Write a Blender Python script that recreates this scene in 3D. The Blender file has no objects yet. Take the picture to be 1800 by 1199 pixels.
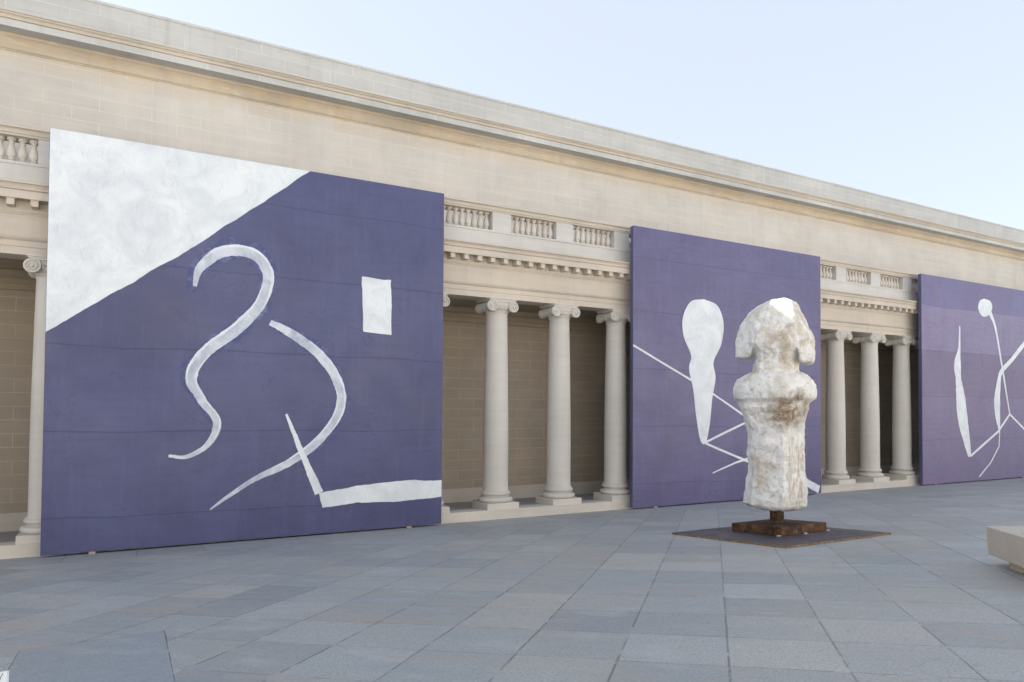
import bpy, bmesh, math, random
import numpy as np
from mathutils import Vector, Matrix, noise, geometry
random.seed(7)
SC = bpy.context.scene
COL = SC.collection
R = math.radians

# ------------------------------------------------------------------ camera
YAW, PITCH, ROLL = R(28.777), R(1.426), R(0.366)
F_PX, PP_Y = 1217.503, 687.54
cam_d = bpy.data.cameras.new('camera'); cam = bpy.data.objects.new('camera', cam_d); COL.objects.link(cam)
fw = Vector((math.sin(YAW)*math.cos(PITCH), math.cos(YAW)*math.cos(PITCH), math.sin(PITCH)))
rt = Vector((math.cos(YAW), -math.sin(YAW), 0)); up = rt.cross(fw)
r2 = math.cos(ROLL)*rt + math.sin(ROLL)*up; u2 = -math.sin(ROLL)*rt + math.cos(ROLL)*up
m = Matrix((r2, u2, -fw)).transposed().to_4x4(); m.translation = (1.302, -14.089, 2.547)
cam.matrix_world = m
cam_d.sensor_width = 36; cam_d.lens = F_PX/1800*36
cam_d.shift_y = (PP_Y-599.5)/1800
cam_d.clip_start = .05; cam_d.clip_end = 2000
SC.camera = cam

# ------------------------------------------------------------------ light
SUN_T = .785                                  # drop of the parapet's shadow per metre of depth
SUN = Vector((-1.3, 1.0, SUN_T)).normalized() # towards the sun, behind the facade on the left
SUN_EL = math.asin(SUN.z); SUN_ROT = math.atan2(SUN.x, SUN.y)
w = bpy.data.worlds.new('World'); SC.world = w; w.use_nodes = True
nt = w.node_tree; bg = nt.nodes['Background']
sky = nt.nodes.new('ShaderNodeTexSky'); sky.sky_type = 'NISHITA'; sky.sun_disc = False
sky.sun_elevation = SUN_EL; sky.sun_rotation = SUN_ROT
sky.air_density = 1.0; sky.dust_density = 1.6; sky.ozone_density = 1.0
hz = nt.nodes.new('ShaderNodeMix'); hz.data_type = 'RGBA'; hz.inputs[0].default_value = .74   # thin bright haze over the whole sky
nt.links.new(sky.outputs[0], hz.inputs[6]); hz.inputs[7].default_value = (2.30,2.43,2.64,1)
nt.links.new(hz.outputs[2], bg.inputs[0]); bg.inputs[1].default_value = .064
sl = bpy.data.lights.new('sun', 'SUN'); sl.energy = 5; sl.angle = R(.5); sl.color = (1, .93, .82)
so = bpy.data.objects.new('sun', sl); COL.objects.link(so)
so.rotation_euler = (-SUN).to_track_quat('-Z', 'Y').to_euler()
SC.view_settings.view_transform = 'Standard'; SC.view_settings.look = 'None'
SC.view_settings.exposure = 2.55; SC.view_settings.gamma = 1

# ------------------------------------------------------------------ helpers
class MB:
    """collects shapes, links them as ONE mesh object"""
    def __init__(s): s.v = []; s.f = []
    def add(s, vs, fs):
        n = len(s.v); s.v += [tuple(p) for p in vs]; s.f += [tuple(i+n for i in f) for f in fs]; return s
    def box(s, x0, x1, y0, y1, z0, z1, bevel=0):
        if bevel:
            bm = bmesh.new(); bmesh.ops.create_cube(bm, size=1)
            for v in bm.verts: v.co = ((x0+x1)/2+v.co.x*(x1-x0), (y0+y1)/2+v.co.y*(y1-y0), (z0+z1)/2+v.co.z*(z1-z0))
            bmesh.ops.bevel(bm, geom=bm.edges[:], offset=bevel, segments=2, affect='EDGES', profile=.6)
            bm.verts.index_update(); s.add([v.co[:] for v in bm.verts], [[v.index for v in f.verts] for f in bm.faces]); bm.free(); return s
        return s.add([(x0,y0,z0),(x1,y0,z0),(x1,y1,z0),(x0,y1,z0),(x0,y0,z1),(x1,y0,z1),(x1,y1,z1),(x0,y1,z1)],
                     [(0,3,2,1),(4,5,6,7),(0,1,5,4),(1,2,6,5),(2,3,7,6),(3,0,4,7)])
    def profile(s, pts, x0, x1):
        """closed profile of (Y,Z) points swept along X"""
        n = len(pts)
        vs = [(x0,y,z) for y,z in pts]+[(x1,y,z) for y,z in pts]
        fs = [(i, (i+1)%n, n+(i+1)%n, n+i) for i in range(n)]+[tuple(range(n-1,-1,-1)), tuple(range(n,2*n))]
        return s.add(vs, fs)
    def lathe(s, pts, n=32, c=(0,0,0), caps=True):
        vs = []; fs = []
        for r, z in pts:
            for k in range(n):
                a = 2*math.pi*k/n; vs.append((c[0]+r*math.cos(a), c[1]+r*math.sin(a), c[2]+z))
        for i in range(len(pts)-1):
            for k in range(n):
                k2 = (k+1)%n; fs.append((i*n+k, i*n+k2, (i+1)*n+k2, (i+1)*n+k))
        if caps: fs += [tuple(range(n-1,-1,-1)), tuple(range((len(pts)-1)*n, len(pts)*n))]
        return s.add(vs, fs)
    def loft(s, rings):
        n = len(rings[0]); vs = [p for r in rings for p in r]; fs = []
        for i in range(len(rings)-1):
            for k in range(n):
                k2 = (k+1)%n; fs.append((i*n+k, i*n+k2, (i+1)*n+k2, (i+1)*n+k))
        fs += [tuple(range(n-1,-1,-1)), tuple(range((len(rings)-1)*n, len(rings)*n))]
        return s.add(vs, fs)
    def mesh(s, name, mat, smooth=None):
        me = bpy.data.meshes.new(name); me.from_pydata(s.v, [], s.f); me.materials.append(mat)
        bm = bmesh.new(); bm.from_mesh(me); bmesh.ops.recalc_face_normals(bm, faces=bm.faces[:])
        if smooth is not None:
            for f in bm.faces: f.smooth = True
            for e in bm.edges:
                if len(e.link_faces) == 2 and e.calc_face_angle(0) > R(smooth): e.smooth = False
        bm.to_mesh(me); bm.free(); return me
    def build(s, name, mat, parent=None, loc=(0,0,0), smooth=None):
        return link(name, s.mesh(name, mat, smooth), parent, loc)
def link(name, me, parent=None, loc=(0,0,0)):
    o = bpy.data.objects.new(name, me); COL.objects.link(o); o.location = loc
    if parent: o.parent = parent
    return o
def empty(name, loc=(0,0,0), rot=(0,0,0)):
    o = bpy.data.objects.new(name, None); COL.objects.link(o); o.location = loc; o.rotation_euler = rot; o.empty_display_size = .2; return o
def tag(o, label=None, cat=None, group=None, kind=None):
    for k, v in (('label',label),('category',cat),('group',group),('kind',kind)):
        if v: o[k] = v
    return o

# ------------------------------------------------------------------ node helpers
class Mat:
    def __init__(s, name, rough=.8, spec=.3):
        s.m = bpy.data.materials.new(name); s.m.use_nodes = True; s.t = s.m.node_tree; s.n = s.t.nodes
        s.b = s.n['Principled BSDF']; s.b.inputs['Roughness'].default_value = rough
        s.b.inputs['Specular IOR Level'].default_value = spec
        tc = s.n.new('ShaderNodeTexCoord'); s.obj = tc.outputs['Object']
    def lk(s, a, b): s.t.links.new(a, b)
    def put(s, sock, v):
        if isinstance(v, bpy.types.NodeSocket): s.lk(v, sock)
        elif isinstance(v, (int, float)):
            sock.default_value = v
        else: sock.default_value = tuple(v)+((1,) if len(v) == 3 and len(sock.default_value) == 4 else ())
    def math(s, op, a, b=0, c=0, clamp=False):
        n = s.n.new('ShaderNodeMath'); n.operation = op; n.use_clamp = clamp
        s.put(n.inputs[0], a); s.put(n.inputs[1], b)
        if len(n.inputs) > 2: s.put(n.inputs[2], c)
        return n.outputs[0]
    def sep(s, v):
        n = s.n.new('ShaderNodeSeparateXYZ'); s.put(n.inputs[0], v); return n.outputs
    def comb(s, x, y, z):
        n = s.n.new('ShaderNodeCombineXYZ')
        for i, v in enumerate((x,y,z)): s.put(n.inputs[i], v)
        return n.outputs[0]
    def vmul(s, v, k):
        n = s.n.new('ShaderNodeVectorMath'); n.operation = 'MULTIPLY'; s.put(n.inputs[0], v); n.inputs[1].default_value = k; return n.outputs[0]
    def vadd(s, v, k):
        n = s.n.new('ShaderNodeVectorMath'); n.operation = 'ADD'; s.put(n.inputs[0], v); s.put(n.inputs[1], k); return n.outputs[0]
    def noise(s, v, scale, detail=4, rough=.55, dist=0):
        n = s.n.new('ShaderNodeTexNoise'); s.put(n.inputs['Vector'], v)
        n.inputs['Scale'].default_value = scale; n.inputs['Detail'].default_value = detail
        n.inputs['Roughness'].default_value = rough; n.inputs['Distortion'].default_value = dist
        return n.outputs['Fac']
    def vor(s, v, scale, feature='F1'):
        n = s.n.new('ShaderNodeTexVoronoi'); n.feature = feature; s.put(n.inputs['Vector'], v); n.inputs['Scale'].default_value = scale
        return n.outputs['Distance']
    def white(s, v):
        n = s.n.new('ShaderNodeTexWhiteNoise'); n.noise_dimensions = '3D'; s.put(n.inputs['Vector'], v); return n.outputs['Value'], n.outputs['Color']
    def ramp(s, f, stops, interp='LINEAR'):
        n = s.n.new('ShaderNodeValToRGB'); s.put(n.inputs[0], f); e = n.color_ramp.elements; n.color_ramp.interpolation = interp
        while len(e) < len(stops): e.new(.5)
        for el, (p, c) in zip(e, stops):
            el.position = p; el.color = tuple(c)+(1,) if not isinstance(c, (int,float)) else (c,c,c,1)
        return n.outputs[0]
    def mapr(s, f, a, b, c, d):
        n = s.n.new('ShaderNodeMapRange'); n.clamp = True
        for i, v in enumerate((f,a,b,c,d)): s.put(n.inputs[i], v)
        return n.outputs[0]
    def mix(s, f, a, b, mode='MIX'):
        n = s.n.new('ShaderNodeMix'); n.data_type = 'RGBA'; n.blend_type = mode; n.clamp_factor = True
        s.put(n.inputs[0], f)
        s.put(n.inputs[6], a); s.put(n.inputs[7], b); return n.outputs[2]
    def brick(s, v, w, h, mortar=.006, offset=.5, bias=0, smooth=.1):
        n = s.n.new('ShaderNodeTexBrick'); s.put(n.inputs['Vector'], v); n.offset = offset
        n.inputs['Scale'].default_value = 1; n.inputs['Brick Width'].default_value = w; n.inputs['Row Height'].default_value = h
        n.inputs['Mortar Size'].default_value = mortar; n.inputs['Mortar Smooth'].default_value = smooth; n.inputs['Bias'].default_value = bias
        n.inputs['Color1'].default_value = (0,0,0,1); n.inputs['Color2'].default_value = (1,1,1,1); n.inputs['Mortar'].default_value = (.5,.5,.5,1)
        return n.outputs['Fac'], n.outputs['Color']
    def bump(s, h, strength=.3, dist=.01):
        n = s.n.new('ShaderNodeBump'); s.put(n.inputs['Height'], h); n.inputs['Strength'].default_value = strength; n.inputs['Distance'].default_value = dist
        s.lk(n.outputs[0], s.b.inputs['Normal'])
    def color(s, c): s.put(s.b.inputs['Base Color'], c); return s
    def rough(s, c): s.put(s.b.inputs['Roughness'], c); return s

def stone(name, base, dark=.80, streak=.25, rand=False, warm=None, pits=0, rough=.85, blocks=None, joint=None, jmix=.8, var=.10, fine=1.0, repair=None, stain_glow=None):
    """limestone: broad mottling, vertical rain streaks, fine grain, optional block joints"""
    M = Mat(name, rough, .25); v = M.obj
    if rand:
        oi = M.n.new('ShaderNodeObjectInfo'); v = M.vadd(v, M.vmul(M.comb(oi.outputs['Random'], oi.outputs['Random'], oi.outputs['Random']), (37,51,23)))
    b = base; d = tuple(x*dark for x in base); l = tuple(min(1, x*1.08) for x in base)
    big = M.noise(v, .7, 5, .6); c = M.mix(M.mapr(big, .35, .7, 0, 1), d, b)
    if warm: c = M.mix(M.mapr(M.noise(v, 1.3, 4, .6, .4), .48, .68, 0, .75), c, warm)
    st = M.noise(M.vmul(v, (3.2,3.2,.22)), 1.6, 5, .62)
    c = M.mix(M.mapr(st, .52, .75, 0, streak), c, tuple(x*.55 for x in base))
    lay = M.noise(M.vmul(v, (.5,.5,9)), 1.2, 4, .6); c = M.mix(M.mapr(lay, .4, .68, 0, .3), c, l)
    if repair: c = M.mix(M.mapr(M.noise(M.vmul(M.vadd(v,(3,0,5)), (.55,1,2.5)), 1.5, 6, .62, .8), .60, .68, 0, .5), c, repair)
    if stain_glow:  # warm band near the top: stain plus bounced glow painted into the wall
        z0, z1, sc = stain_glow; sz = M.math('ADD', M.sep(M.obj)[2], M.math('MULTIPLY', M.math('SUBTRACT', M.noise(M.vmul(v,(1.2,1.2,.3)), 1.4, 5, .65), .5), .9))
        c = M.mix(M.mapr(sz, z0, z1, 0, .8), c, sc)
    gr = M.noise(v, 55, 3, .7); c = M.mix(M.mapr(gr, .3, .72, .0, .22*fine), c, tuple(x*.62 for x in base))
    h = M.math('MULTIPLY', gr, .35)
    if blocks:
        w, hh, x0, z0, mo = blocks
        x, y, z = M.sep(M.obj); bv = M.comb(M.math('SUBTRACT', M.math('ADD', x, y), x0), M.math('SUBTRACT', z, z0), 0)
        wob = M.noise(M.obj, 3, 2); bv = M.vadd(bv, M.vmul(M.comb(wob, wob, 0), (.008,.008,0)))
        fac, col = M.brick(bv, w, hh, mo)
        cellt = M.sep(col)[0]; c = M.mix(M.mapr(cellt, 0, 1, 0, var*2.2), c, tuple(x*.72 for x in base))
        jn = M.mapr(M.noise(M.obj, 1.1, 3), .3, .65, .25, 1)
        c = M.mix(M.math('MULTIPLY', M.math('MULTIPLY', fac, jn), jmix), c, joint)
        h = M.math('SUBTRACT', h, M.math('MULTIPLY', fac, .8))
    if pits:
        pv = M.vmul(v, (1,1,2.2)); p = M.vor(pv, pits); pm = M.mapr(p, .06, .2, 1, 0)
        gate = M.mapr(M.noise(v, 2.2, 3), .5, .62, 0, 1); pm = M.math('MULTIPLY', pm, gate)
        c = M.mix(M.math('MULTIPLY', pm, .75), c, tuple(x*.35 for x in base)); h = M.math('SUBTRACT', h, M.math('MULTIPLY', pm, 2))
    M.color(c); M.bump(h, .35, .006); return M.m

M_UP   = stone('limestone_blocks', (.665,.627,.58), blocks=(.957,.262,5.417,6.0,.006), joint=(.78,.745,.69), jmix=.55, streak=.22, warm=(.65,.595,.52), var=.09, stain_glow=(9.12,9.62,(.63,.53,.40)))
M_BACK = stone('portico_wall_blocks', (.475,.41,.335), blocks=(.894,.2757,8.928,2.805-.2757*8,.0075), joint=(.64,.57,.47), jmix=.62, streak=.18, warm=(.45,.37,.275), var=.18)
M_PAR  = stone('weathered_parapet_blocks', (.60,.595,.575), dark=.76, blocks=(1.05,.285,.3,10.0,.005), joint=(.78,.77,.74), jmix=.65, streak=.5, var=.14)
M_ENT  = stone('entablature_limestone', (.64,.575,.495), streak=.28, warm=(.60,.515,.42), blocks=(1.36,1.3,9.35,5.49,.004), joint=(.72,.65,.55), jmix=.6)
M_BED  = stone('stained_bounce_limestone', (.64,.55,.44), streak=.40, warm=(.60,.48,.33), dark=.74, repair=(.74,.68,.58))  # orange warmth joins stain with bounced light, both put into the colour
M_BAL  = stone('balustrade_limestone', (.66,.64,.61), streak=.22, blocks=(1.7967,.9,.9,6.78-.9,.004), joint=(.72,.69,.64), jmix=.5)
M_COL  = stone('column_limestone', (.62,.59,.545), streak=.18, rand=True, dark=.88)
M_BLST = stone('baluster_limestone', (.68,.64,.59), streak=.2, rand=True, warm=(.55,.46,.36))
M_TRAV = stone('travertine_step', (.68,.635,.57), pits=30, streak=.15, blocks=(1.797,2,.2,-.6,.004), joint=(.40,.37,.33), jmix=.5, warm=(.60,.53,.45))
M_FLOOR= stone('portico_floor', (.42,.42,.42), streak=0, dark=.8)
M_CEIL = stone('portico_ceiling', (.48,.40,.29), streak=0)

# ------------------------------------------------------------------ ground
GS = .078                                   # the court falls gently towards the facade
def gz(y): return -.045-GS*(max(min(y, 2.2), -15.5)-.3)
GROT = (-math.atan(GS), 0, 0)
def paving_material():
    M = Mat('granite_pavers', .5, .45); x, y, z = M.sep(M.obj)
    q = math.sqrt(.5); P = .7545
    wob = M.math('MULTIPLY', M.math('SUBTRACT', M.noise(M.obj, 1.7, 3), .5), .016)
    S = M.math('ADD', M.math('MULTIPLY', M.math('ADD', x, y), q), wob); T = M.math('ADD', M.math('MULTIPLY', M.math('SUBTRACT', x, y), q), wob)
    def cell(v, o, p):
        u = M.math('DIVIDE', M.math('SUBTRACT', v, o), p); fl = M.math('FLOOR', u); fr = M.math('SUBTRACT', u, fl)
        d = M.math('MULTIPLY', M.math('MINIMUM', fr, M.math('SUBTRACT', 1, fr)), p); return fl, d
    sf, sd = cell(S, -4.075, P); tf, td = cell(T, 10.983, .7555)
    # some rows of slabs shifted a little along the run
    bf, bd = cell(x, .36, 1.062)                              # border course along the facade
    border = M.math('GREATER_THAN', M.math('ADD', y, wob), -1.0)
    inx = M.math('MULTIPLY', M.math('GREATER_THAN', M.math('ADD', x, wob), .53), M.math('LESS_THAN', M.math('ADD', x, wob), 1.6))
    iny = M.math('MULTIPLY', M.math('GREATER_THAN', y, -8.8), M.math('LESS_THAN', M.math('ADD', y, wob), -7.1))
    slab = M.math('MULTIPLY', inx, iny)
    def sel(m, a, b): return M.math('ADD', M.math('MULTIPLY', m, a), M.math('MULTIPLY', M.math('SUBTRACT', 1, m), b))
    # joint widths differ from line to line: long joints towards the sculpture are open, cross joints tight
    jt = M.mapr(td, .006, .011, 1, 0)
    wt = M.white(M.comb(tf, 3, 7))[0]; jt = M.math('MULTIPLY', jt, M.mapr(wt, 0, 1, .55, 1))
    js = M.math('MULTIPLY', M.mapr(sd, .003, .008, 1, 0), M.mapr(M.white(M.comb(sf, tf, 5))[0], 0, 1, .3, .95))
    jf = M.math('MAXIMUM', jt, js)
    jb = M.math('MAXIMUM', M.mapr(bd, .003, .007, 1, 0), M.mapr(M.math('ABSOLUTE', M.math('ADD', y, 1.0)), .004, .009, 1, 0))
    dx = M.math('MINIMUM', M.math('ABSOLUTE', M.math('SUBTRACT', x, .53)), M.math('ABSOLUTE', M.math('SUBTRACT', x, 1.6)))
    dy = M.math('MINIMUM', M.math('ABSOLUTE', M.math('ADD', y, 8.8)), M.math('ABSOLUTE', M.math('ADD', y, 7.1)))
    jsl = M.mapr(M.math('MINIMUM', dx, dy), .004, .009, 1, 0)
    J = sel(slab, jsl, sel(border, jb, jf))
    gap = M.mapr(M.noise(M.obj, 2.3, 4), .3, .6, .35, 1); J = M.math('MULTIPLY', J, gap)
    idv = M.comb(sel(border, bf, sf), sel(border, 91, tf), M.math('MULTIPLY', slab, 13))
    r, rc = M.white(idv); r2_, _ = M.white(M.vadd(idv, (11.5, 4.2, 9.1)))
    base = M.ramp(r, [(0,(.325,.352,.362)),(.3,(.365,.382,.386)),(.55,(.39,.40,.398)),(.75,(.40,.395,.375)),(.9,(.32,.342,.365)),(1,(.40,.42,.41))])
    base = M.mix(1, base, M.ramp(r2_, [(0,(.87,.87,.87)),(1,(1.09,1.09,1.09))]), 'MULTIPLY')
    base = M.mix(slab, base, (.285,.32,.358))
    # flecks of the granite, broad wear, rusty smudges drawn along the slabs
    g1 = M.noise(M.obj, 62, 4, .8); g2 = M.vor(M.obj, 90)
    base = M.mix(M.mapr(g1, .44, .60, 0, .62), base, (.16,.175,.19))
    base = M.mix(M.mapr(g2, .0, .35, .35, 0), base, (.55,.56,.57))
    rv = M.comb(M.math('MULTIPLY', S, 3), M.math('MULTIPLY', T, .9), 0)
    base = M.mix(M.mapr(M.noise(rv, .9, 5, .6), .52, .70, 0, .55), base, (.36,.31,.27))
    base = M.mix(M.mapr(M.noise(M.vadd(rv, (40,7,3)), .8, 5, .65), .52, .74, 0, .5), base, (.225,.285,.335))
    base = M.mix(M.mapr(M.noise(M.vadd(rv, (9,70,3)), 1.4, 5, .65), .55, .75, 0, .4), base, (.46,.495,.51))
    sp = M.vor(M.obj, .55); base = M.mix(M.mapr(sp, .012, .03, .7, 0), base, (.09,.10,.11))
    jc = M.mix(M.mapr(M.noise(M.obj, 5, 2), .56, .62, 0, 1), (.065,.075,.075), (.34,.36,.34))
    base = M.mix(M.math('MULTIPLY', J, .85), base, jc)
    M.color(base)
    M.rough(M.math('ADD', .40, M.math('MULTIPLY', M.noise(M.obj, 6, 4), .28)))
    tilt = M.math('ADD', M.math('MULTIPLY', M.noise(M.obj, 2.2, 4, .6), 3.0), M.math('MULTIPLY', M.noise(M.obj, 11, 4, .6), .8)); M.bump(M.math('ADD', tilt, M.math('SUBTRACT', M.math('MULTIPLY', g1, .8), M.math('MULTIPLY', J, 3.0))), .4, .005)
    return M.m
pm = MB()
ys = [-220, -15.5, 2.2, 220]; xs = [-220, -40, 0, 40, 220]
pm.add([(x,y,gz(y)) for y in ys for x in xs], [(j*5+i, j*5+i+1, (j+1)*5+i+1, (j+1)*5+i) for j in range(3) for i in range(4)])
tag(pm.build('courtyard_paving', paving_material()), 'grey granite slabs laid diagonally across the court in front of the colonnade', kind='structure')

# ------------------------------------------------------------------ the building
bld = tag(empty('museum_building', (14,2.4,0)), 'long pale limestone museum facade with an Ionic colonnade, balustrade and plain parapet', 'building')
def part(mb, name, mat, parent=bld, smooth=None):
    o = mb.build(name, mat, None, smooth=smooth); o.parent = parent
    o.matrix_parent_inverse = parent.matrix_basis.inverted() if parent is bld else Matrix()
    return o
X0, X1, YW = -16., 56., 2.4
PER, CX0, YC = 1.7967, 9.02, .76
part(MB().box(X0, X1, YW, 16, 5.2985, 10.02), 'upper_wall', M_UP)
YP = 3.0
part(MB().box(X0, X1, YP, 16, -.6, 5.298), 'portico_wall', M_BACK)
part(MB().box(X0, X1, YP-.06, YP-.001, -.3, .381), 'wall_skirting', M_TRAV)
part(MB().profile([(YP-.002,4.87),(YP-.05,4.89),(YP-.05,4.99),(YP-.08,5.01),(YP-.08,5.10),(YP-.18,5.15),(YP-.18,5.262),(YP-.002,5.262)], X0, X1), 'wall_moulding', M_CEIL)
part(MB().profile([(.30,-.5),(.30,.172),(.315,.178),(YP-.061,.012),(YP-.061,-.5)], X0, X1), 'step', M_TRAV)
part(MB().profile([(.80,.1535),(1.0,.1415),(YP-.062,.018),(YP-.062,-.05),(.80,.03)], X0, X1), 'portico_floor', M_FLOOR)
# entablature above the columns: architrave with fasciae, frieze, bed moulding, corona, cyma
ent = part(MB().profile([(1.03,5.165),(.51,5.165),(.51,5.30),(.492,5.303),(.492,5.405),(.475,5.41),(.44,5.44),(.425,5.475),(.50,5.49),
    (.50,5.855),(.485,5.86),(.485,5.88),(.47,5.89),(.455,5.92),(.45,5.94),(.47,5.945),(.47,6.095),(.245,6.097),(.245,6.075),(.222,6.075),(.222,6.20),(.238,6.203),(.238,6.222),(.205,6.226),(.205,6.245),(.222,6.25),(.205,6.285),(.175,6.315),(.19,6.32),(.165,6.325),
    (.165,6.36),(.50,6.375),(.50,6.38),(1.03,6.38)], X0, X1), 'entablature', M_ENT)
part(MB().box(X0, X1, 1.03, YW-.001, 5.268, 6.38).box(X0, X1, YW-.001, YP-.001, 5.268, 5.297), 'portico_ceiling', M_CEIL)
bk = MB().box(-.056,.056,.262,.469,5.965,6.066).add(  # block bracket with a small cap
    [(-.07,.252,6.066),(.07,.252,6.066),(.07,.469,6.066),(-.07,.469,6.066),(-.07,.252,6.0955),(.07,.252,6.0955),(.07,.469,6.0955),(-.07,.469,6.0955)],
    [(0,3,2,1),(4,5,6,7),(0,1,5,4),(1,2,6,5),(2,3,7,6),(3,0,4,7)])
bkm = bk.mesh('bracket', M_ENT)
for k in range(-34, 60):
    x = 7.98+.3417*k
    if (-3 < x < .7) or (7.2 < x < 13.2) or (19.6 < x < 26): link('bracket', bkm, ent, (x,0,0))
# balustrade standing on the entablature
bal = part(MB().box(X0, X1, .52, .86, 6.375, 6.735).box(X0, X1, .50, .88, 6.735, 6.782), 'balustrade', M_BAL)
r_ = MB().profile([(.90,7.226),(.50,7.226),(.50,7.262),(.475,7.265),(.475,7.285),(.495,7.29),(.48,7.325),(.45,7.345),(.462,7.35),(.44,7.355),(.44,7.395),(.50,7.415),(.92,7.415)], X0, X1).build('rail', M_ENT, bal)
prof = [(.062,0),(.062,.035),(.045,.045),(.052,.06),(.045,.078),(.036,.088),(.056,.125),(.063,.16),(.060,.20),(.047,.26),(.034,.32),(.031,.355),(.041,.362),(.041,.375),(.033,.382),(.036,.395),(.056,.405),(.060,.412),(.060,.444)]
prof = [(r*1.2 if .05 < z < .42 else r*1.12, z) for r, z in prof]
blm = MB().lathe(prof, 16).mesh('baluster', M_BLST, smooth=35)
pim = MB().box(-.25,.25,.52,.86,6.782,7.226).mesh('pier', M_BAL)
for k in range(-7, 14): link('pier', pim, bal, (CX0+PER*k,0,0))
for k in (-7,-6,-1,0,1,2,6,7,8,9):
    for i in range(8):
        link('baluster', blm, bal, (CX0+PER*k+.25+(PER-.5)*(i+.5)/8, .69, 6.782))
# main cornice high on the wall, parapet above
part(MB().profile([(YW-.001,9.475),(YW-.02,9.48),(YW-.02,9.50),(YW-.05,9.51),(YW-.065,9.54),(YW-.085,9.585),(YW-.085,9.605),(YW-.055,9.61),(YW-.055,9.63),(YW-.07,9.66),(YW-.10,9.70),(YW-.15,9.735),(YW-.15,9.755),(YW-.17,9.772),(YW-.001,9.772)], X0, X1), 'bed_moulding', M_BED)
part(MB().profile([(YW-.001,9.774),(YW-.47,9.774),(YW-.485,9.742),(YW-.51,9.742),(YW-.51,9.868),(YW-.001,9.868)], X0, X1), 'corona', M_PAR)
part(MB().profile([(YW-.001,9.8685),(YW-.495,9.8685),(YW-.495,9.885),(YW-.53,9.89),(YW-.53,9.905),(YW-.515,9.91),(YW-.535,9.945),(YW-.575,9.965),(YW-.585,9.985),(YW-.57,9.99),(YW-.60,9.995),(YW-.60,10.015),(YW-.05,10.045),(YW-.001,10.045)], X0, X1), 'crown_moulding', M_ENT)
part(MB().box(X0, X1, YW-.08, YW+.5, 10.03, 10.80).box(X0, X1, YW-.10, YW+.52, 10.80, 10.86), 'parapet', M_PAR)
part(MB().box(X0, X1, YW+.55, 16, 10.022, 10.3), 'roof', M_PAR)
part(MB().box(X0-8, -4.2, YW+.1, 14, 10.30, 13.1), 'added_shade_block', M_PAR)  # unseen block added above the roof to keep sun off the near paving
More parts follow.
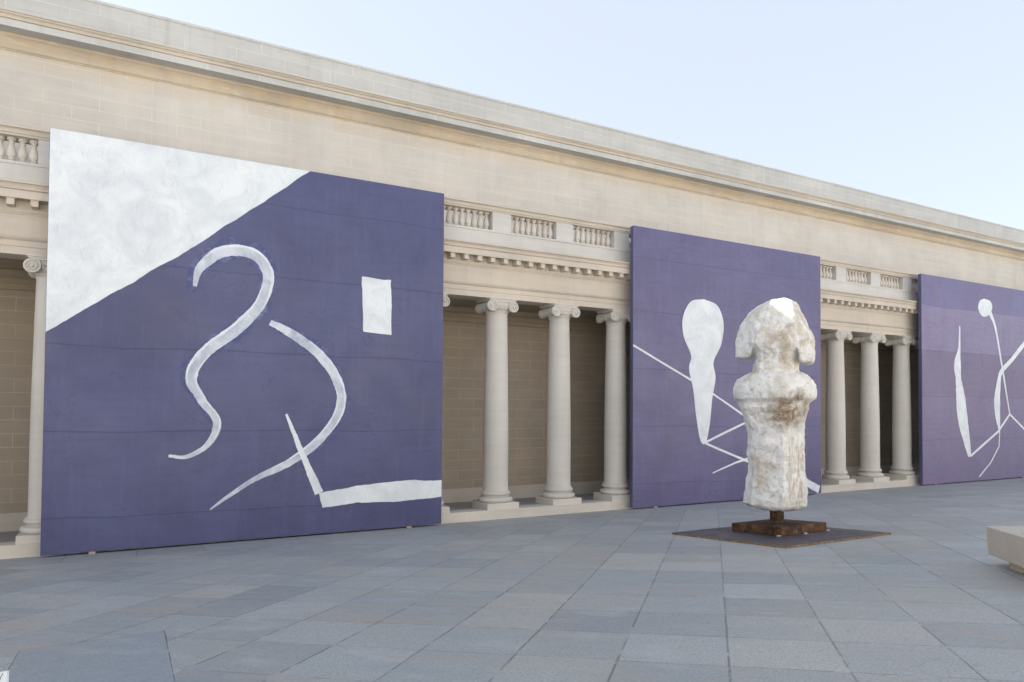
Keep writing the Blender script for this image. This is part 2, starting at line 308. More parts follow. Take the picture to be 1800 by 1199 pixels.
# Ionic columns
def ionic():
    sh = []
    H0, H1 = .575, 4.905
    sh += [(.335,.558),(.335,.572),(.318,.585),(.304,.62)]
    for i in range(1, 15):
        t = i/14; z = .62+(4.78-.62)*t; r = .302-(.302-.257)*(max(0,t-.25)/.75)**1.5; sh.append((r,z))
    sh += [(.262,4.80),(.272,4.815),(.272,4.83),(.258,4.838),(.258,4.93)]
    shaft = MB().lathe(sh, 48).mesh('column', M_COL, smooth=30)
    bs = []
    def torus(zc, rc, hr):
        return [(rc-hr*.15+hr*math.cos(a)*.9, zc+hr*math.sin(a)) for a in [(-90+15*i)*math.pi/180 for i in range(13)]]
    bs += [(.33,.30)]+torus(.374,.372,.058)+[(.345,.434),(.318,.446),(.309,.462),(.318,.478),(.335,.484)]+torus(.52,.337,.036)+[(.33,.557),(.2,.56)]
    base = MB().lathe(bs, 48).mesh('base', M_COL, smooth=40)
    plinth = MB().box(-.42,.42,-.42,.42,.02,.316, bevel=.006).mesh('plinth', M_TRAV)
    # capital: echinus, cushion rolls (bolsters) with spiral volutes on both faces, abacus
    cp = MB()
    cp.lathe([(.25,4.838),(.275,4.842),(.285,4.86),(.275,4.878),(.29,4.885),(.335,4.93),(.345,4.965),(.31,4.985),(.2,4.99)], 40)
    R0, xc, zc, yf = .128, .292, 4.975, .335
    for sx in (-1, 1):
        # bolster: a roll pinched in the middle
        n = 28; rings = []
        for y, rr in [(-yf,1),(-yf+.05,1),(-.22,.86),(-.12,.74),(-.06,.70),(-.05,.78),(.05,.78),(.06,.70),(.12,.74),(.22,.86),(yf-.05,1),(yf,1)]:
            rings.append([(sx*xc+R0*rr*math.cos(2*math.pi*k/n), y, zc+(1-rr)*.04+R0*rr*math.sin(2*math.pi*k/n)) for k in range(n)])
        cp.loft(rings)
        for sy in (-1, 1):
            # spiral fillet standing proud of the volute face
            pts = []; turns = 2.35; N = 64
            for i in range(N+1):
                t = i/N; a = math.pi/2+sx*t*turns*2*math.pi*(1); r = R0*.93*(1-t)**.92+.018
                pts.append((sx*xc+r*math.cos(a), zc+r*math.sin(a), .017*(1-.45*t)))
            rings = []
            for i, (px, pz, hw) in enumerate(pts):
                a_, b_ = pts[max(0,i-1)], pts[min(N,i+1)]
                tx, tz = b_[0]-a_[0], b_[1]-a_[1]; L = math.hypot(tx,tz) or 1; nx, nz = -tz/L, tx/L
                y0, y1 = sy*(yf-.004), sy*(yf+.020)
                rings.append([(px+nx*hw,y0,pz+nz*hw),(px+nx*hw*.6,y1,pz+nz*hw*.6),(px-nx*hw*.6,y1,pz-nz*hw*.6),(px-nx*hw,y0,pz-nz*hw)])
            cp.loft(rings)
            eye = [(sx*xc+.030*math.cos(2*math.pi*k/14), zc+.030*math.sin(2*math.pi*k/14)) for k in range(14)]
            cp.loft([[(x, sy*(yf-.004), z) for x, z in eye], [(x, sy*(yf+.02), z) for x, z in eye], [(sx*xc+(x-sx*xc)*.5, sy*(yf+.03), zc+(z-zc)*.5) for x, z in eye]])
    # canalis between the volutes with egg-and-dart bumps below
    for sy in (-1, 1):
        y0, y1 = sorted((sy*.30, sy*(yf-.012)))
        cp.box(-xc, xc, y0, y1, 5.0, 5.098)
        y0, y1 = sorted((sy*(yf-.013), sy*(yf+.016))); cp.box(-xc+.005, xc-.005, y0, y1, 5.078, 5.103)
        y0, y1 = sorted((sy*.29, sy*(yf-.03))); cp.box(-.17,.17,y0,y1,4.94,5.001)
        for i in range(5):
            ex = -.132+.066*i
            ring = []
            for zz, rr in ((4.935,.006),(4.945,.018),(4.965,.026),(4.985,.026),(4.998,.015)):
                ring.append([(ex+rr*math.cos(2*math.pi*k/8), sy*(yf-.022)+rr*.9*math.sin(2*math.pi*k/8), zz) for k in range(8)])
            cp.loft(ring)
    cp.box(-.30,.30,-.30,.30,5.0,5.099)
    cp.box(-.355,.355,-.345,.345,5.104,5.135, bevel=.008)
    cp.box(-.375,.375,-.362,.362,5.135,5.166, bevel=.006)
    capital = cp.mesh('capital', M_COL, smooth=40)
    return shaft, base, plinth, capital
shaft, base_m, plinth_m, cap_m = ionic()
for k in range(-7, 15):
    c = link('column', shaft, None, (CX0+PER*k-14, YC-2.4, 0)); c.parent = bld
    for nm, me in (('base',base_m),('plinth',plinth_m),('capital',cap_m)): link(nm, me, c)

# the rest of the court, behind the viewer: a plain wing that catches the sun
wing = tag(empty('museum_wing', (10,-30,gz(-30))), 'plain sunlit limestone wing closing the court behind the viewer', 'building')
MB().box(-45,45,-12,0,-.2,9.4).build('wall', M_UP, wing)
MB().profile([(0.002,8.2),(.3,8.4),(.5,8.7),(.5,8.95),(.002,9.0)], -45, 45).build('cornice', M_ENT, wing)

# ------------------------------------------------------------------ painted panels
W = 7.295
def canvas_material(name, base, dark, bands=None, rough=.42, seams=(.6,2.08,3.58,5.1,6.5), seed=0.):
    M = Mat(name, rough, .5); v = M.vadd(M.obj, (seed, seed*.7, seed*1.3)); x, y, z = M.sep(M.obj)
    wav = M.math('MULTIPLY', M.math('SUBTRACT', M.noise(M.vmul(v, (.35,.35,.2)), 1.2, 3), .5), .22)
    zz = M.math('ADD', z, wav)
    c = M.mix(M.mapr(M.noise(v, .55, 5, .6, .4), .35, .68, 0, 1), dark, base)
    if bands:
        for z0, col in bands:
            c = M.mix(M.mapr(M.math('ADD', zz, 0), z0-.012, z0+.012, 1, 0), c, col)
        c = M.mix(M.mapr(M.noise(M.vmul(v, (2.4,2.4,.25)), 1.3, 5, .65, .5), .48, .72, 0, .32), c, dark)
    # weave, brush drag, drips and rubbed dirt
    c = M.mix(M.mapr(M.noise(M.vmul(v, (.6,.6,5)), 2, 5, .65), .45, .7, 0, .22), c, tuple(a*.62 for a in dark))
    c = M.mix(M.mapr(M.noise(M.vmul(v, (5,5,.5)), 1.5, 4, .6), .52, .72, 0, .20), c, tuple(min(1,a*1.35) for a in base))
    ring = M.noise(v, .8, 4, .55, .8); rg = M.mapr(M.math('ABSOLUTE', M.math('SUBTRACT', ring, .53)), .0, .006, .32, 0)
    c = M.mix(rg, c, tuple(a*.5 for a in dark))
    dirt = M.math('MULTIPLY', M.mapr(M.noise(v, .7, 3), .56, .66, 0, 1), M.mapr(M.noise(v, 7, 5, .7), .58, .70, 0, .75))
    c = M.mix(dirt, c, (.055,.045,.05))
    sm = None
    for s_ in seams:
        d = M.mapr(M.math('ABSOLUTE', M.math('SUBTRACT', zz, s_)), .004, .016, 1, 0); sm = d if sm is None else M.math('MAXIMUM', sm, d)
    if sm is None: sm = M.math('MULTIPLY', z, 0)
    c = M.mix(M.math('MULTIPLY', sm, .5), c, tuple(a*.55 for a in dark))
    M.color(c)
    fine = M.noise(v, 260, 2, .5); puck = M.noise(v, 1.6, 4, .5)
    M.rough(M.mapr(M.noise(v, 1.1, 4), .3, .7, rough-.04, rough+.14))
    h = M.math('ADD', M.math('MULTIPLY', fine, .05), M.math('MULTIPLY', puck, 1.2)); h = M.math('ADD', h, M.math('MULTIPLY', sm, .5))
    M.bump(h, .35, .012); return M.m
def paint_material(name, under, seed=0., veil=.25, lo=(.62,.66,.70), hi=(.73,.765,.79)):
    M = Mat(name, .55, .4); v = M.vadd(M.obj, (seed, 0, seed*2))
    thin = M.noise(v, 1.7, 7, .66, .8)
    c = M.mix(M.mapr(thin, .38, .60, 0, 1), lo, hi)
    c = M.mix(M.mapr(M.noise(M.vadd(v,(3,8,1)), .75, 5, .62, .6), .50, .72, 0, veil), c, tuple(.5*a+.32*b for a, b in zip(under, (.9,.95,1))))
    c = M.mix(M.mapr(M.noise(M.vmul(v, (7,7,2.5)), 2.0, 6, .72, 1.4), .56, .76, 0, .45), c, tuple(.6*a+.25 for a in under))
    c = M.mix(M.mapr(M.noise(v, 24, 4, .7, .5), .66, .78, 0, .7), c, under)
    M.color(c); M.bump(M.noise(v, 16, 5, .7), .5, .006); return M.m
def soft(pts, n=14):
    """Catmull-Rom through (x, z, halfwidth)"""
    P = [np.array(p, float) for p in pts]; P = [2*P[0]-P[1]]+P+[2*P[-1]-P[-2]]; out = []
    for i in range(1, len(P)-2):
        for k in range(n):
            t = k/n; a, b, c, d = P[i-1:i+3]
            out.append(.5*((2*b)+(c-a)*t+(2*a-5*b+4*c-d)*t*t+(3*b-a-3*c+d)*t**3))
    out.append(P[-2]); return out
def stroke(mb, pts, y=-.004, smooth=True, rag=.16, seed=0):
    q = soft([(x*W, z*W, w*W) for x, z, w in pts], 22 if smooth else 40) if smooth else None
    if not smooth:
        q = []
        for a, b in zip(pts[:-1], pts[1:]):
            for k in range(40): t = k/40; q.append(np.array([(a[i]+(b[i]-a[i])*t)*W for i in range(3)]))
        q.append(np.array([c*W for c in pts[-1]]))
    rings = []
    for i, p in enumerate(q):
        a, b = q[max(0,i-1)], q[min(len(q)-1,i+1)]; t = b[:2]-a[:2]; L = np.hypot(*t) or 1; nx, nz = -t[1]/L, t[0]/L
        s = i*.16+seed*17.3
        wl = p[2]*(1+rag*1.3*noise.noise((s*.5,seed,1.7))+rag*.7*noise.noise((s*2.1,seed,8.1))); wr = p[2]*(1+rag*1.3*noise.noise((s*.5,seed,5.3))+rag*.7*noise.noise((s*2.3,seed,3.1)))
        wl = max(wl,.006); wr = max(wr,.006)
        rings.append([(p[0]+nx*wl,.001,p[1]+nz*wl),(p[0]+nx*wl*.94,y,p[1]+nz*wl*.94),(p[0]-nx*wr*.94,y,p[1]-nz*wr*.94),(p[0]-nx*wr,.001,p[1]-nz*wr)])
    mb.loft(rings)
def patch(mb, outline, y=-.004, rag=.012, seed=0, fixed=()):
    """filled area of paint with a ragged edge; edges whose index is in fixed stay straight"""
    pts = [];
    n = len(outline)
    for i in range(n):
        a, b = outline[i], outline[(i+1)%n]; L = math.hypot(b[0]-a[0], b[1]-a[1])*W; k = max(1, int(L/.05))
        nx, nz = -(b[1]-a[1])*W/L, (b[0]-a[0])*W/L
        for j in range(k):
            t = j/k; x, z = (a[0]+(b[0]-a[0])*t)*W, (a[1]+(b[1]-a[1])*t)*W; s = t*L
            d = 0 if i in fixed or j == 0 else rag*(noise.noise((s*2.2,i*7+seed,2))*1.6+noise.noise((s*9,i*5+seed,6))*.7)
            pts.append((x+nx*d, z+nz*d))
    tri = geometry.tessellate_polygon([[Vector((x,z,0)) for x, z in pts]]); N = len(pts)
    mb.add([(x,y,z) for x,z in pts]+[(x,.001,z) for x,z in pts], [tuple(t) for t in tri]+[(i,(i+1)%N,N+(i+1)%N,N+i) for i in range(N)])
def blob(cx, pts):
    """outline from (z, left, right)"""
    return [(r, z) for z, l, r in pts]+[(l, z) for z, l, r in reversed(pts)]
def curve(pts, n=8):
    return [tuple(p[:2]) for p in soft([(x,z,0) for x,z in pts], n)]
shim_m = stone('shim_wood', (.45,.36,.25), streak=0)
def panel(x, label, mat, edge, seed):
    root = tag(empty('painted_panel', (x,0,0)), label, 'painting', 'tall painted panels leaning against the colonnade')
    MB().box(0, W, 0, .022, .012, W, bevel=.004).build('canvas', mat, root)
    MB().box(.004, W-.004, .022, .125, .016, W-.004, bevel=.004).build('stretcher_frame', edge, root)
    for fx in (.75, W-.75): MB().box(fx-.05, fx+.05, -.02, .12, -.10, .014).build('shim', shim_m, root)
    return root
M_P1 = canvas_material('indigo_canvas', (.078,.087,.198), (.051,.057,.145), seed=3.1)
M_P2 = canvas_material('violet_canvas', (.124,.114,.235), (.092,.083,.185), seed=12.7, rough=.36)
M_P3 = canvas_material('mauve_canvas', (.150,.140,.310), (.150,.118,.215), bands=[(6.26,(.215,.18,.30)),(4.68,(.165,.132,.225)),(3.07,(.185,.152,.262))], seed=25.2, rough=.40, seams=(6.26,4.68,3.07,1.55))
M_EDGE = canvas_material('panel_edge', (.085,.095,.20), (.055,.062,.15), seams=(), seed=8)
p1 = panel(0.0, 'indigo panel with a white upper corner, leftmost and nearest of the three', M_P1, M_EDGE, 1)
p2 = panel(12.585, 'violet panel with a white club shape and thin lines, behind the white sculpture', M_P2, M_EDGE, 2)
p3 = panel(25.152, 'mauve banded panel with long white drips, cut off by the right edge', M_P3, M_EDGE, 3)
W4 = paint_material('white_paint_ribbon', (.12,.13,.27), 5., .6, (.36,.40,.50), (.62,.66,.72))
W1, W2, W3 = (paint_material('white_paint_'+n, u, s) for n, u, s in (('thin',(.12,.13,.27),2.), ('chalky',(.20,.17,.34),9.), ('glossy',(.30,.24,.36),15.)))
def scumble_material(name, under, light, seed=0.):
    M = Mat(name, .55, .35); v = M.vadd(M.obj, (seed, 0, seed*2))
    n = M.noise(M.vmul(v, (4,4,4)), 1.6, 4, .6, 1.2); k = M.noise(v, 1.1, 3)
    M.color(M.mix(M.math('MULTIPLY', M.mapr(n, .47, .68, 0, 1), M.mapr(k, .38, .62, .15, .8)), under, light)); M.bump(M.noise(v, 16, 5, .7), .4, .004); return M.m
S1 = scumble_material('dragged_paint_indigo', (.066,.076,.188), (.19,.21,.35), 4.); S2 = scumble_material('dragged_paint_violet', (.110,.099,.225), (.24,.22,.37), 11.)
def mark(fn, mat, parent):
    mb = MB(); fn(mb); mb.build('painted_mark', mat, parent)
mark(lambda b: stroke(b, [(.305,.64,.010),(.32,.70,.018),(.375,.752,.026),(.45,.760,.026),(.496,.705,.024),(.477,.625,.022),(.42,.555,.024),(.342,.49,.023),(.305,.425,.021),(.335,.365,.015),(.374,.31,.014)], y=-.0022, seed=32, rag=.4), S1, p1)
mark(lambda b: stroke(b, [(.50,.580,.012),(.565,.548,.020),(.64,.49,.021),(.69,.415,.020),(.694,.345,.020),(.648,.267,.018),(.565,.203,.015)], y=-.0018, seed=33, rag=.4), S1, p1)
mark(lambda b: stroke(b, [(.255,.735,.02),(.262,.66,.034),(.30,.56,.026),(.33,.50,.018)], y=-.0016, seed=34, rag=.5), S2, p2)
def loaded_edge(mb, pts, side, a, b, seed):
    q = soft(pts, 8); q = q[int(len(q)*a):int(len(q)*b)]; out = []
    for i, p in enumerate(q):
        t = q[min(len(q)-1,i+1)][:2]-q[max(0,i-1)][:2]; L = np.hypot(*t) or 1
        k = side*p[2]*.74*.82; taper = min(1, i/6, (len(q)-1-i)/6)
        out.append((p[0]-t[1]/L*k, p[1]+t[0]/L*k, max(.0012, p[2]*.17*taper)))
    stroke(mb, out[::3], y=-.0072, rag=.45, seed=seed)
RB1 = [(.325,.70,.014),(.375,.748,.020),(.45,.755,.020),(.492,.705,.020),(.475,.625,.019),(.42,.555,.021),(.345,.49,.020),(.31,.425,.018),(.335,.365,.014),(.372,.31,.013),(.355,.255,.010)]
RB2 = [(.56,.545,.017),(.635,.49,.018),(.685,.415,.017),(.69,.345,.017),(.645,.27,.016),(.565,.205,.014),(.47,.16,.010)]
for k_, (rb, sd, a_, b_) in enumerate(((RB1,1,.05,.45),(RB1,-1,.35,.75),(RB1,1,.6,.98),(RB2,1,.1,.7),(RB2,-1,.35,.95))):
    mark(lambda b: loaded_edge(b, rb, sd, a_, b_, 40+k_), W1, p1)
# plain abstract brush marks: a corner field, two bending ribbons, a patch, an angled band
mark(lambda b: patch(b, [(0.0007,.52),(.31,.755),(.600,.9994),(0.0007,.9994)], rag=.013, seed=1, fixed=(2,3)), W1, p1)
mark(lambda b: stroke(b, [(.315,.655,0.0044),(.325,.70,0.0104),(.375,.748,0.0148),(.45,.755,0.0148),(.492,.705,0.0148),(.475,.625,0.0141),(.42,.555,0.0155),(.345,.49,0.0148),(.31,.425,0.0133),(.335,.365,0.0104),(.372,.31,0.0096),(.355,.255,0.0074),(.305,.222,0.0052),(.262,.225,0.0037)], y=-.005, seed=2), W4, p1)
mark(lambda b: stroke(b, [(.50,.575,0.0089),(.56,.545,0.0126),(.635,.49,0.0133),(.685,.415,0.0126),(.69,.345,0.0126),(.645,.27,0.0118),(.565,.205,0.0104),(.47,.16,0.0074),(.40,.115,0.0044),(.36,.085,0.0022)], y=-.004, seed=3), W4, p1)
mark(lambda b: patch(b, [(.755,.565),(.838,.56),(.835,.72),(.748,.722)], rag=.012, seed=4), W1, p1)
mark(lambda b: patch(b, [(.645,.072),(.75,.080),(.87,.076),(.9994,.083),(.9994,.132),(.86,.136),(.74,.128),(.635,.112)], rag=.014, seed=5, fixed=(3,)), W1, p1)
mark(lambda b: stroke(b, [(.545,.33,.003),(.575,.255,.007),(.635,.112,.012)], y=-.006, smooth=False, seed=6), W1, p1)
mark(lambda b: patch(b, curve([(.335,.765),(.405,.745),(.437,.68),(.425,.60),(.385,.53),(.395,.47),(.378,.39),(.366,.30),(.345,.225),(.318,.235),(.296,.33),(.283,.42),(.262,.50),(.272,.55),(.235,.62),(.232,.69),(.27,.75),(.335,.765)])[:-1], rag=.012, seed=7), W2, p2)
mark(lambda b: stroke(b, [(.0,.575,.0035),(.28,.455,.004)], smooth=False, seed=8, y=-.0035), W2, p2)
mark(lambda b: stroke(b, [(.37,.415,.004),(.70,.25,.004)], smooth=False, seed=9, y=-.0035), W2, p2)
mark(lambda b: stroke(b, [(.34,.225,.0045),(.60,.315,.004)], smooth=False, seed=10, y=-.0045), W2, p2)
mark(lambda b: stroke(b, [(.345,.222,.004),(.62,.13,.005),(.86,.070,.014),(.985,.018,.017)], smooth=False, seed=11, y=-.005), W2, p2)
mark(lambda b: stroke(b, [(.38,.11,.002),(.50,.145,.004),(.62,.17,.005)], smooth=False, seed=12, y=-.0055), W2, p2)
mark(lambda b: stroke(b, [(.318,.77,.004),(.312,.66,.010),(.295,.585,.028),(.305,.50,.026),(.325,.38,.042),(.355,.25,.036),(.395,.125,.014)], seed=13, rag=.12), W3, p3)
mark(lambda b: patch(b, curve([(.54,.925),(.60,.915),(.615,.88),(.575,.84),(.52,.835),(.485,.87),(.50,.91),(.54,.925)])[:-1], rag=.01, seed=14), W3, p3)
mark(lambda b: stroke(b, [(.59,.865,.016),(.645,.78,.009),(.70,.60,.007),(.745,.44,.006),(.775,.335,.005)], seed=15, y=-.0055), W3, p3)
mark(lambda b: stroke(b, [(.99,.75,.014),(.93,.715,.013),(.80,.62,.013),(.70,.56,.014),(.672,.50,.018),(.655,.40,.028),(.66,.32,.022),(.672,.255,.008)], seed=16, y=-.0045), W3, p3)
mark(lambda b: stroke(b, [(.40,.125,.006),(.66,.245,.006),(.775,.335,.006),(.93,.25,.006),(.99,.215,.006)], smooth=False, seed=17, y=-.0065, rag=.1), W3, p3)
mark(lambda b: stroke(b, [(.675,.25,.004),(.668,.17,.004),(.59,.09,.004),(.48,.02,.004)], smooth=False, seed=18, y=-.0036, rag=.1), W3, p3)

# ------------------------------------------------------------------ sculpture
def rust_material():
    M = Mat('rusted_steel', .8, .3); n1 = M.noise(M.obj, 5, 6, .68, .5); n2 = M.noise(M.vmul(M.obj,(3,3,1)), 9, 5, .7)
    c = M.ramp(n1, [(.34,(.022,.014,.012)),(.48,(.055,.030,.018)),(.60,(.11,.052,.024)),(.74,(.19,.10,.045))])
    c = M.mix(M.mapr(n2, .58, .70, 0, .8), c, (.20,.17,.14)); c = M.mix(M.mapr(M.noise(M.vadd(M.obj,(5,3,1)), 4, 5, .7), .58, .70, 0, .6), c, (.11,.13,.085))
    M.color(c); M.bump(M.noise(M.obj, 40, 5, .7), .5, .004); return M.m
def plate_material():
    M = Mat('dark_steel_plate', .45, .5); n1 = M.noise(M.obj, 3, 6, .65, .4)
    c = M.ramp(n1, [(.3,(.042,.040,.052)),(.55,(.062,.057,.068)),(.75,(.09,.075,.075))])
    c = M.mix(M.mapr(M.noise(M.obj, 1.2, 4), .5, .7, 0, .5), c, (.12,.105,.10)); M.color(c)
    M.rough(M.mapr(n1, .3, .7, .38, .62)); M.bump(M.noise(M.obj, 30, 4, .6), .2, .003); return M.m
def edge_material():
    M = Mat('rusted_edge', .8, .3); M.color(M.ramp(M.noise(M.obj, 12, 5, .7), [(.3,(.10,.06,.03)),(.6,(.27,.18,.09)),(.8,(.36,.26,.15))])); return M.m
def plaster_material():
    M = Mat('weathered_white_plaster', .8, .3); v = M.obj; x, y, z = M.sep(v)
    a = M.math('ADD', M.math('MULTIPLY', x, .648), M.math('MULTIPLY', y, -.762))      # across the figure
    c = M.mix(M.mapr(M.noise(v, 2.2, 6, .65), .4, .65, 0, 1), (.73,.73,.715), (.87,.875,.87))
    wv = M.math('MULTIPLY', M.math('SUBTRACT', M.noise(v, 2.1, 5, .65), .5), .9)
    def area(ca, cz, ra, rz):
        da = M.math('DIVIDE', M.math('SUBTRACT', M.math('ADD', a, M.math('MULTIPLY', wv, .5)), ca), ra); dz = M.math('DIVIDE', M.math('SUBTRACT', M.math('ADD', z, wv), cz), rz)
        return M.mapr(M.math('ADD', M.math('MULTIPLY', da, da), M.math('MULTIPLY', dz, dz)), .25, 1.2, 1, 0)
    tan = M.mapr(M.noise(v, 3.5, 7, .72, .8), .42, .62, 0, 1)
    st = M.mapr(M.noise(M.vmul(v, (7,7,.9)), 1.5, 6, .7, .6), .46, .64, 0, 1)
    c = M.mix(M.math('MULTIPLY', M.mapr(M.noise(v, 1.6, 5, .65, .5), .46, .64, 0, .85), tan), c, (.52,.43,.30))
    c = M.mix(M.math('MULTIPLY', area(.20, 2.08, .38, .34), M.mapr(M.noise(v, 4.5, 7, .72, 1.2), .36, .58, .15, 1)), c, (.25,.18,.115))
    c = M.mix(M.math('MULTIPLY', M.math('MULTIPLY', area(.34, 1.0, .22, .85), st), .9), c, (.40,.30,.20))
    c = M.mix(M.math('MULTIPLY', M.math('MULTIPLY', area(.36, 3.35, .34, .6), tan), .7), c, (.46,.35,.24))
    c = M.mix(M.math('MULTIPLY', M.math('MULTIPLY', area(-.02, 3.3, .3, .45), tan), .6), c, (.40,.33,.26))
    c = M.mix(M.math('MULTIPLY', M.mapr(M.noise(M.vadd(v,(3,1,9)), 9, 6, .75), .56, .66, 0, .55), 1), c, (.33,.26,.19))
    M.color(c)
    h = M.math('ADD', M.noise(v, 9, 7, .7, .6), M.math('MULTIPLY', M.noise(v, 45, 4, .7), .35)); M.bump(h, .9, .05); return M.m
SX, SY = 11.08, -5.77
V = Vector((SX-1.302,SY+14.089,0)).normalized(); U = Vector((V.y,-V.x,0))   # across / along the line of sight
gsc = gz(SY)
plate = tag(MB().box(-1.235,1.235,-1.225,1.225,.003,.031).build('steel_plate', plate_material(), None, (10.92,-5.93,gz(-5.93))), 'large square dark steel plate lying flat on the paving under the sculpture', 'plate')
plate.rotation_euler = GROT
eb = MB()
eb.box(-1.2365,1.2365,-1.2275,-1.2255,.004,.0298).box(-1.2375,-1.2355,-1.2255,1.2255,.004,.0298).box(1.2355,1.2375,-1.2255,1.2255,.004,.0298)
eb.build('cut_edge', edge_material(), plate)
sculpt = tag(empty('sculpture', (SX,SY,gsc+.031)), 'tall weathered white plaster figure with a winged head on a rusty steel base', 'sculpture')
M_RUST = rust_material()
bx = MB().box(-.56,.56,-.53,.53,.004,.142, bevel=.006).build('base_box', M_RUST, sculpt); bx.rotation_euler = GROT; bx.location = (.06,-.01,.0)
MB().lathe([(.115,0.10),(.115,.60)], 32).build('pole', M_RUST, sculpt, (.02,-.005,0), smooth=40)
shs = stone('shim_pale', (.52,.47,.40), streak=0)
for dx, dy, a in ((-.58,-.50,.3),(.0,-.0,0),(.58,-.50,-.4),(-.02,-.56,.9)):
    if dx == 0: continue
    s_ = MB().box(-.05,.05,-.025,.025,-.004,.012, bevel=.003).build('shim', shs, sculpt); s_.location = (.06+dx, -.01+dy, .003-GS*dy); s_.rotation_euler = (GROT[0],0,a)
def px(u): return (u-1366)/109.1
def zv(v): return .819+(897-v)*.009807-(gsc+.031)
def poly_r(poly, th):
    d = (math.cos(th), math.sin(th)); best = None
    for (ax, ay), (bx_, by_) in zip(poly, poly[1:]+poly[:1]):
        ex, ey = bx_-ax, by_-ay; den = d[0]*ey-d[1]*ex
        if abs(den) < 1e-9: continue
        t = (ax*ey-ay*ex)/den; s = (ax*d[1]-ay*d[0])/den
        if t > 0 and -1e-6 <= s <= 1+1e-6: best = t if best is None else max(best, t)
    return best or 1
def ring(v, l, r, depth, poly, m, n=96, off=0):
    a, b = px(l), px(r); ca, ha = (a+b)/2, (b-a)/2; z = zv(v); out = []
    for k in range(n):
        th = 2*math.pi*k/n; rr = poly_r(poly, th)*(1-m)+m
        p = U*(ca+ha*rr*math.cos(th))+V*(depth*rr*math.sin(th)+off); out.append((p.x, p.y, z))
    return out
TR = [(1,-.28),(1,.18),(.55,.8),(-.27,1),(-1,.35),(-1,-.15),(-.75,-.55),(.27,-1.05)]
CAP = [(1,-.28),(1,.2),(.8,.75),(-.6,.9),(-1,.5),(-1,-.08),(-.47,-.80),(.72,-.92)]
NK = [(1,-.35),(.8,.8),(-.7,.9),(-1,-.2),(-.72,-.95),(.62,-1.0)]
SQ = [(1,-1),(1,1),(-1,1),(-1,-1)]
fig = MB()
fig.loft([ring(v,l,r,d,TR,m_) for v,l,r,d,m_ in (
    (895,1330,1400,.33,.4),(892,1316,1412,.45,.3),(886,1309,1419,.50,.22),(875,1309,1421,.52,.2),(850,1312,1420,.51,.2),(820,1315,1418,.50,.2),(790,1317,1416,.49,.22),(765,1315,1415,.49,.28),
    (745,1310,1417,.50,.38),(728,1305,1421,.53,.5),(715,1300,1425,.56,.6),(714,1300,1425,.54,.4),(707,1298,1428,.53,.4),(701,1292,1437,.62,.5),(690,1289,1440,.63,.5),(678,1291,1438,.63,.5),(668,1297,1432,.61,.5),(660,1308,1423,.57,.55),(655,1322,1413,.46,.7),(652,1335,1402,.35,.7))])
fig.loft([ring(v,l,r,d,NK,.30) for v,l,r,d in ((668,1325,1409,.40),(645,1325,1409,.42),(632,1328,1407,.45),(621,1327,1410,.50),(613,1318,1422,.54),(605,1310,1428,.56),(560,1340,1412,.50))])
fig.loft([ring(v,l,r,d,CAP,m_) for v,l,r,d,m_ in ((615,1322,1414,.44,.2),(610,1300,1431,.52,.12),(604,1296,1433,.54,.10),(597,1296,1433,.55,.08),(585,1298,1428,.55,.10),(570,1303,1421,.52,.16),(555,1311,1415,.48,.2),(545,1319,1410,.44,.25),(538,1329,1407,.40,.12),(532,1342,1404,.35,.12),(527,1354,1390,.24,.2),(525,1359,1376,.10,.3))])
def plan(v, pts):
    return [tuple((U*px(u)+V*d).to_tuple()[:2])+(zv(v),) for u, d in pts]
fig.loft([plan(v, ((l,.28),(l,-.05),(l+.55*(i_-l),-.27),(i_,-f),(i_,.42))) for v, l, i_, f in ((629,1296.5,1320,.36),(626,1294.5,1323,.40),(612,1294.5,1328,.43),(590,1297,1336,.43))])
fig.loft([plan(v, ((i_,.40),(i_,-f),(r-.5*(r-i_),-.36),(r,-.14),(r,.2))) for v, r, i_, f in ((638.5,1430,1411,.42),(635,1433,1408,.47),(618,1434.5,1404,.50),(595,1433,1396,.50))])
M_PLASTER = plaster_material()
tmp = fig.build('figure', M_PLASTER, None)
md = tmp.modifiers.new('remesh', 'REMESH'); md.mode = 'VOXEL'; md.voxel_size = .017
dg = bpy.context.evaluated_depsgraph_get(); dg.update()
me = bpy.data.meshes.new_from_object(tmp.evaluated_get(dg)); bpy.data.objects.remove(tmp)
bm = bmesh.new(); bm.from_mesh(me)
for _ in range(1): bmesh.ops.smooth_vert(bm, verts=bm.verts[:], factor=.5, use_axis_x=True, use_axis_y=True, use_axis_z=True)
bm.normal_update()
for v in bm.verts:
    c = v.co.copy(); n = v.normal.copy()
    d = .022*noise.fractal(c*1.7, .9, 2., 3)+.016*noise.fractal(c*6.5+Vector((9,2,4)), .7, 2., 5)
    cr = noise.voronoi(Vector((c.x*3.6, c.y*3.6, c.z*2.6)))[0]; d += .030*min(.55,cr[1]-cr[0])-.010
    v.co += n*d
for f in bm.faces: f.smooth = True
bm.to_mesh(me); bm.free(); me.name = 'figure'; me.materials.clear(); me.materials.append(M_PLASTER)
link('figure', me, sculpt)

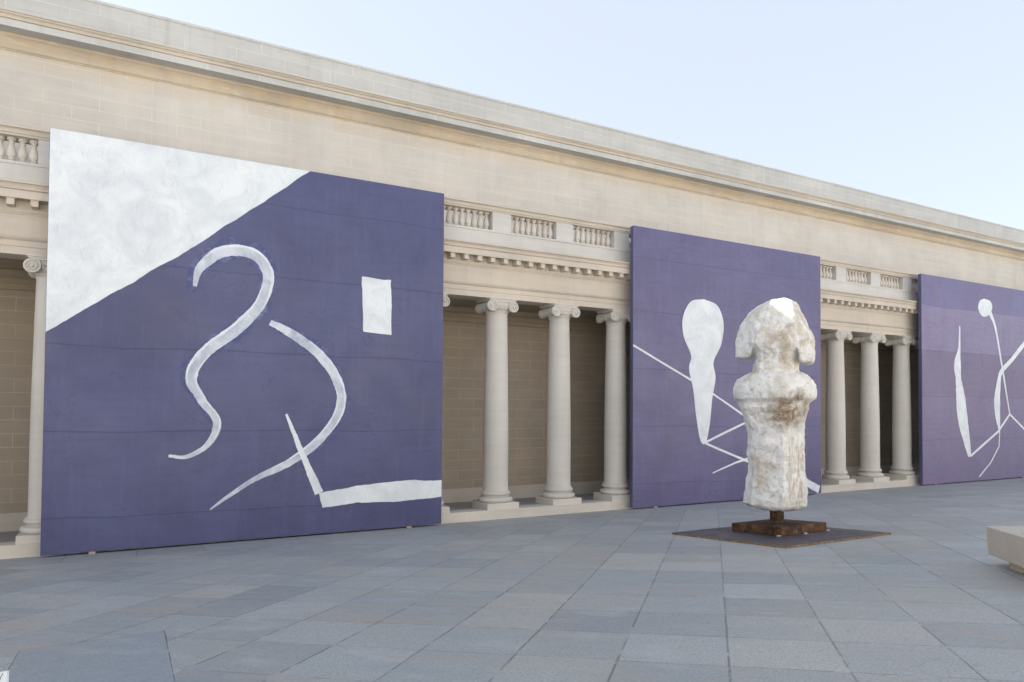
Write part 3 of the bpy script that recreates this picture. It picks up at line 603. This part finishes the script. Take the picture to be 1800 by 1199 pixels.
# ------------------------------------------------------------------ bench
def granite():
    M = Mat('speckled_granite', .7, .35); g = M.noise(M.obj, 60, 4, .75); h = M.vor(M.obj, 75)
    c = M.mix(M.mapr(g, .38, .62, 0, 1), (.36,.325,.28), (.58,.54,.485)); c = M.mix(M.mapr(h, 0, .3, .6, 0), c, (.10,.085,.07))
    c = M.mix(M.mapr(M.noise(M.obj, 2.5, 5), .45, .7, 0, .45), c, (.40,.33,.25)); M.color(c); M.bump(g, .4, .004); return M.m
bench = tag(empty('stone_bench', (10.336,-9.535,gz(-9.535))), 'low thick slab bench of speckled granite at the right edge of the picture', 'bench')
bench.rotation_euler = (Matrix.Rotation(GROT[0],3,'X') @ Matrix.Rotation(R(-136.1),3,'Z')).to_euler()
# local x runs along the bench, local y to its right (away from the camera side)
M_GR = granite()
MB().box(0,2.3,0,.62,.115,.447, bevel=.012).build('seat_slab', M_GR, bench)
for lx in (.30, 1.75): MB().box(lx,lx+.32,.11,.51,-.12,.117, bevel=.005).build('leg', M_BED, bench)

# ------------------------------------------------------------------ small sign at the very corner of the picture
def ray(u, v):
    a, b = (u-900)/F_PX, (PP_Y-v)/F_PX; return r2*a+u2*b+fw
sp = Vector((1.302,-14.089,2.547))+ray(12.5,1180)*3.0
sign = tag(empty('information_sign', (sp.x,sp.y,gz(sp.y)), (0,0,-YAW)), 'corner of a small white sign with a dark diagonal stripe, bottom left corner', 'sign')
hh = sp.z-gz(sp.y)
Msg = Mat('sign_white', .5, .4); Msg.color(Msg.mix(Msg.mapr(Msg.noise(Msg.obj, 8, 4), .4, .7, 0, .3), (.62,.68,.74), (.52,.58,.65)))
Mdk = Mat('sign_ink', .5, .4); Mdk.color(Msg.m.node_tree and (.07,.09,.13))
sb = MB().add([(-.40,0,.20),(0,0,.20),(0,0,hh),(-.40,0,hh-.075),(-.40,.012,.20),(0,.012,.20),(0,.012,hh),(-.40,.012,hh-.075)],[(0,1,2,3),(7,6,5,4),(0,4,5,1),(1,5,6,2),(2,6,7,3),(3,7,4,0)]).build('board', Msg.m, sign)
MB().add([(-.0145,-.002,hh-.006),(-.0175,-.002,hh-.006),(-.075,-.002,hh-.12),(-.068,-.002,hh-.12)],[(0,1,2,3)]).build('stripe', Mdk.m, sb)
MB().lathe([(.012,.0),(.012,.22)], 12, (-.2,.02,0)).build('post', M_EDGE, sign)
MB().lathe([(.10,-.02),(.10,.012),(.03,.02)], 24, (-.2,.02,0)).build('foot', M_EDGE, sign)
